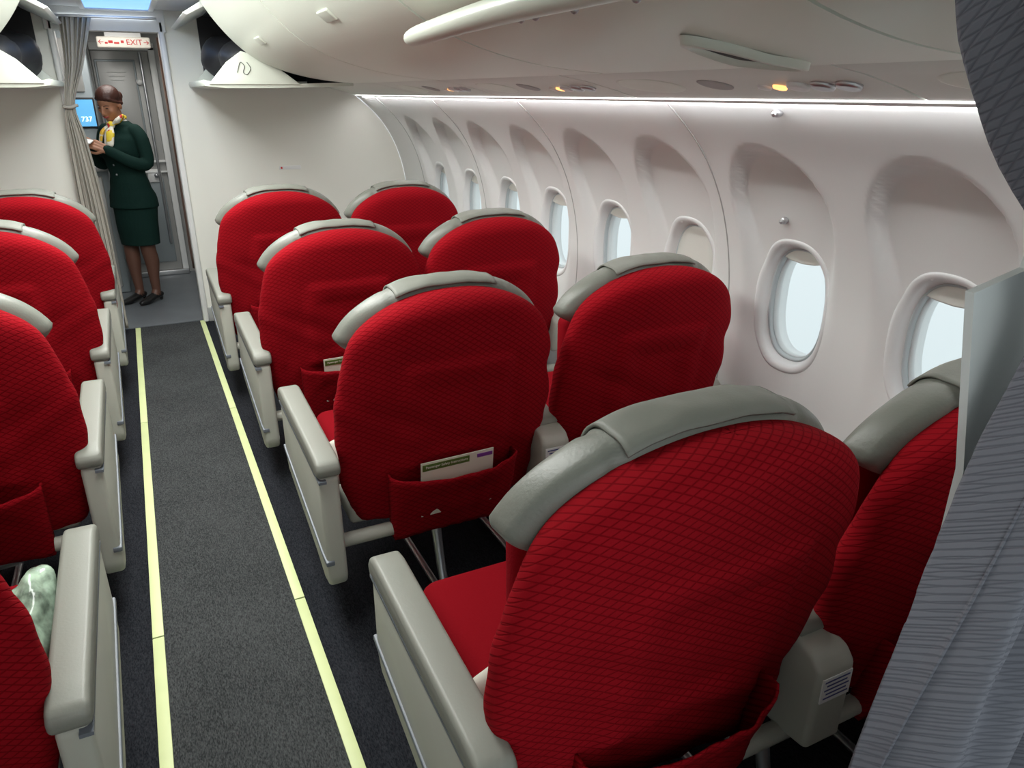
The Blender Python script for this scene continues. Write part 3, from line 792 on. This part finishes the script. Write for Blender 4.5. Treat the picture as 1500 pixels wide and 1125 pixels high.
for s in (1, -1):
    v, f = xf(ellipsoid((.029*s, -.075, .008), (.012, .006, .0035)), HM); link('eye_%d' % (1 if s > 0 else 2), mesh('eye', v, f, eyew), fa)
    v, f = xf(tube([(.012*s, -.083, .024), (.030*s, -.079, .030), (.046*s, -.066, .024)], [.0022, .0026, .0018], 8, 3), HM); link('brow_%d' % (1 if s > 0 else 2), mesh('brow', v, f, hairm), fa)
v, f = xf(tube([(-.024, -.081, -.049), (0, -.091, -.055), (.024, -.081, -.049)], [.0028, .005, .0028], 10, 4), HM); link('lips', mesh('lips', v, f, lip), fa)
v, f = loft([ering(1.300, .060, .060, .004), ering(1.335, .058, .056, .004), ering(1.372, .052, .050, 0.0), ering(1.372, .049, .047, 0), ering(1.33, .05, .05, 0)], cap=False)
link('shirt_collar', mesh('shirt_collar', v, f, shirt), fa)
v = [(-.045, -.104, 1.30), (.045, -.104, 1.30), (.0, -.166, 1.14), (0, -.126, 1.30)]
link('shirt_front', mesh('shirt_front', v, [(0, 3, 2), (3, 1, 2)], shirt), fa)
sc = [(0, tube([(0.05, -.02, 1.365), (.045, -.055, 1.345), (0, -.082, 1.33), (-.045, -.055, 1.345), (-.05, -.02, 1.365), (-.03, .035, 1.375), (.03, .035, 1.375), (.05, -.02, 1.365)], [.015]*8, 10, 4)),
      (0, ellipsoid((.03, -.098, 1.325), (.030, .024, .028))),
      (0, tube([(.03, -.10, 1.32), (.05, -.135, 1.27), (.055, -.155, 1.20)], [.016, .030, .026], 12, 4, .5)),
      (0, tube([(.0, -.10, 1.32), (-.02, -.140, 1.28), (-.03, -.158, 1.22)], [.016, .026, .022], 12, 4, .5)),
      (0, tube([(.04, -.09, 1.33), (.085, -.08, 1.355), (.105, -.06, 1.38)], [.014, .032, .024], 12, 4, .6))]
link('scarf', remesh(sc, .005, [scarfm], 'scarf', 2), fa)
for k, z in enumerate((.98, 1.05)):
    v, f = ellipsoid((.01, -.112-.010*k, z), (.008, .006, .008)); link('button_%d' % k, mesh('button', v, f, M['metal']), fa)
def hand(name, W, d, nrm, thumb_side, curl):
    d = Vector(d).normalized(); nrm = Vector(nrm); nrm = (nrm-d*nrm.dot(d)).normalized(); s = d.cross(nrm).normalized()*thumb_side
    W = Vector(W); P = []
    for o in (-.5, 0, .5):
        P.append((0, tube([W-d*.03+s*o*.016, W+d*.02+s*o*.034, W+d*.078+s*o*.044], [.020, .017, .013], 12, 4)))
    for k, (off, L) in enumerate(((.031, .068), (.011, .076), (-.010, .070), (-.029, .056))):
        b0 = W+d*(.080-abs(off)*.15)+s*off
        pts = [b0-d*.015, b0]; p = b0; a = 0
        for seg in (.45, .32, .23):
            a += curl*(1+.12*k)*(1.0 if seg > .4 else .8)
            dd = d*math.cos(a)+nrm*math.sin(a); p = p+dd*L*seg; pts.append(p)
        P.append((0, tube(pts, [.0095, .009, .0082, .0075, .0062], 10, 3)))
    t0 = W+d*.022+s*.026; t1 = t0+(d*.6+s*.6+nrm*.35).normalized()*.034; t2 = t1+(d*.8+s*.1+nrm*.6).normalized()*.028; t3 = t2+(d*.75-s*.25+nrm*.6).normalized()*.022
    P.append((0, tube([t0-d*.01-s*.008, t0, t1, t2, t3], [.013, .013, .011, .0095, .007], 10, 3)))
    link(name, remesh(P, .003, [skin], name, 3), fa)
hand('hand_left', (.092, -.228, 1.166), (-.55, -.62, .45), (-.5, .35, -.3), 1, .55)
hand('hand_right', (-.064, -.232, 1.190), (.35, -.75, .35), (.55, .2, -.2), -1, .6)
for k, (a, c) in enumerate((((.108, -.213, 1.155), (.094, -.226, 1.166)), ((-.075, -.218, 1.18), (-.066, -.230, 1.189)))):
    v, f = tube([a, c], [.033, .031], 16, 2); link('cuff_%d' % k, mesh('cuff', v, f, suit), fa)
box('paper_packet', (.055, .06, .012), (.03, -.315, 1.225), M['white'], .005, fa, rot=(.3, .2, .4))

# ---------------------------------------------------------------- lights
def area(name, loc, rot, sx, sy, e, col=(1, 1, 1), spread=math.pi):
    l = bpy.data.lights.new(name, 'AREA'); l.shape = 'RECTANGLE'; l.size = sx; l.size_y = sy; l.energy = e; l.color = col; l.spread = spread
    o = bpy.data.objects.new(name, l); COL.objects.link(o); o.location = loc; o.rotation_euler = rot; return o
area('cabin_ceiling_light', (AX, 3.1, CE-.01), (0, 0, 0), .5, 3.2, 68, (.98, 1, .96))
area('rear_cabin_light', (AX, -.9, CE-.01), (0, 0, 0), .6, .5, 8, (.97, 1, .98))
area('galley_light', (0.0, 6.3, CE-.01), (0, 0, 0), .5, .8, 9, (1, .97, .92))
for side in (1, -1):
    x = 1.515 if side > 0 else mir(1.515)
    area('cove_wash_light', (x, 2.2, 1.522), (0, math.radians(-12*side), 0), .015, 6.6, 28, (1, .985, .985))

w = bpy.data.worlds.new('overcast_sky'); S.world = w; w.use_nodes = True
nt = w.node_tree; bg = nt.nodes['Background']
tc = nt.nodes.new('ShaderNodeTexCoord'); sp = nt.nodes.new('ShaderNodeSeparateXYZ'); nt.links.new(tc.outputs['Generated'], sp.inputs[0])
rp = nt.nodes.new('ShaderNodeValToRGB')
rp.color_ramp.elements[0].position = 0.0; rp.color_ramp.elements[0].color = (.62, .70, .71, 1)
rp.color_ramp.elements[1].position = .5; rp.color_ramp.elements[1].color = (.80, .87, .89, 1)
nt.links.new(mth(nt, 'ADD', sp.outputs['Z'], .5, True), rp.inputs[0]); nt.links.new(rp.outputs[0], bg.inputs[0])
bg.inputs[1].default_value = 1.2

# ---------------------------------------------------------------- camera
cam = bpy.data.cameras.new('camera'); cam.lens = 26; cam.sensor_width = 36; cam.clip_start = .02
co = bpy.data.objects.new('camera', cam); COL.objects.link(co)
co.location = (0, 0, H); co.rotation_euler = (math.radians(90-21.52), 0, math.radians(-26.1))
S.camera = co
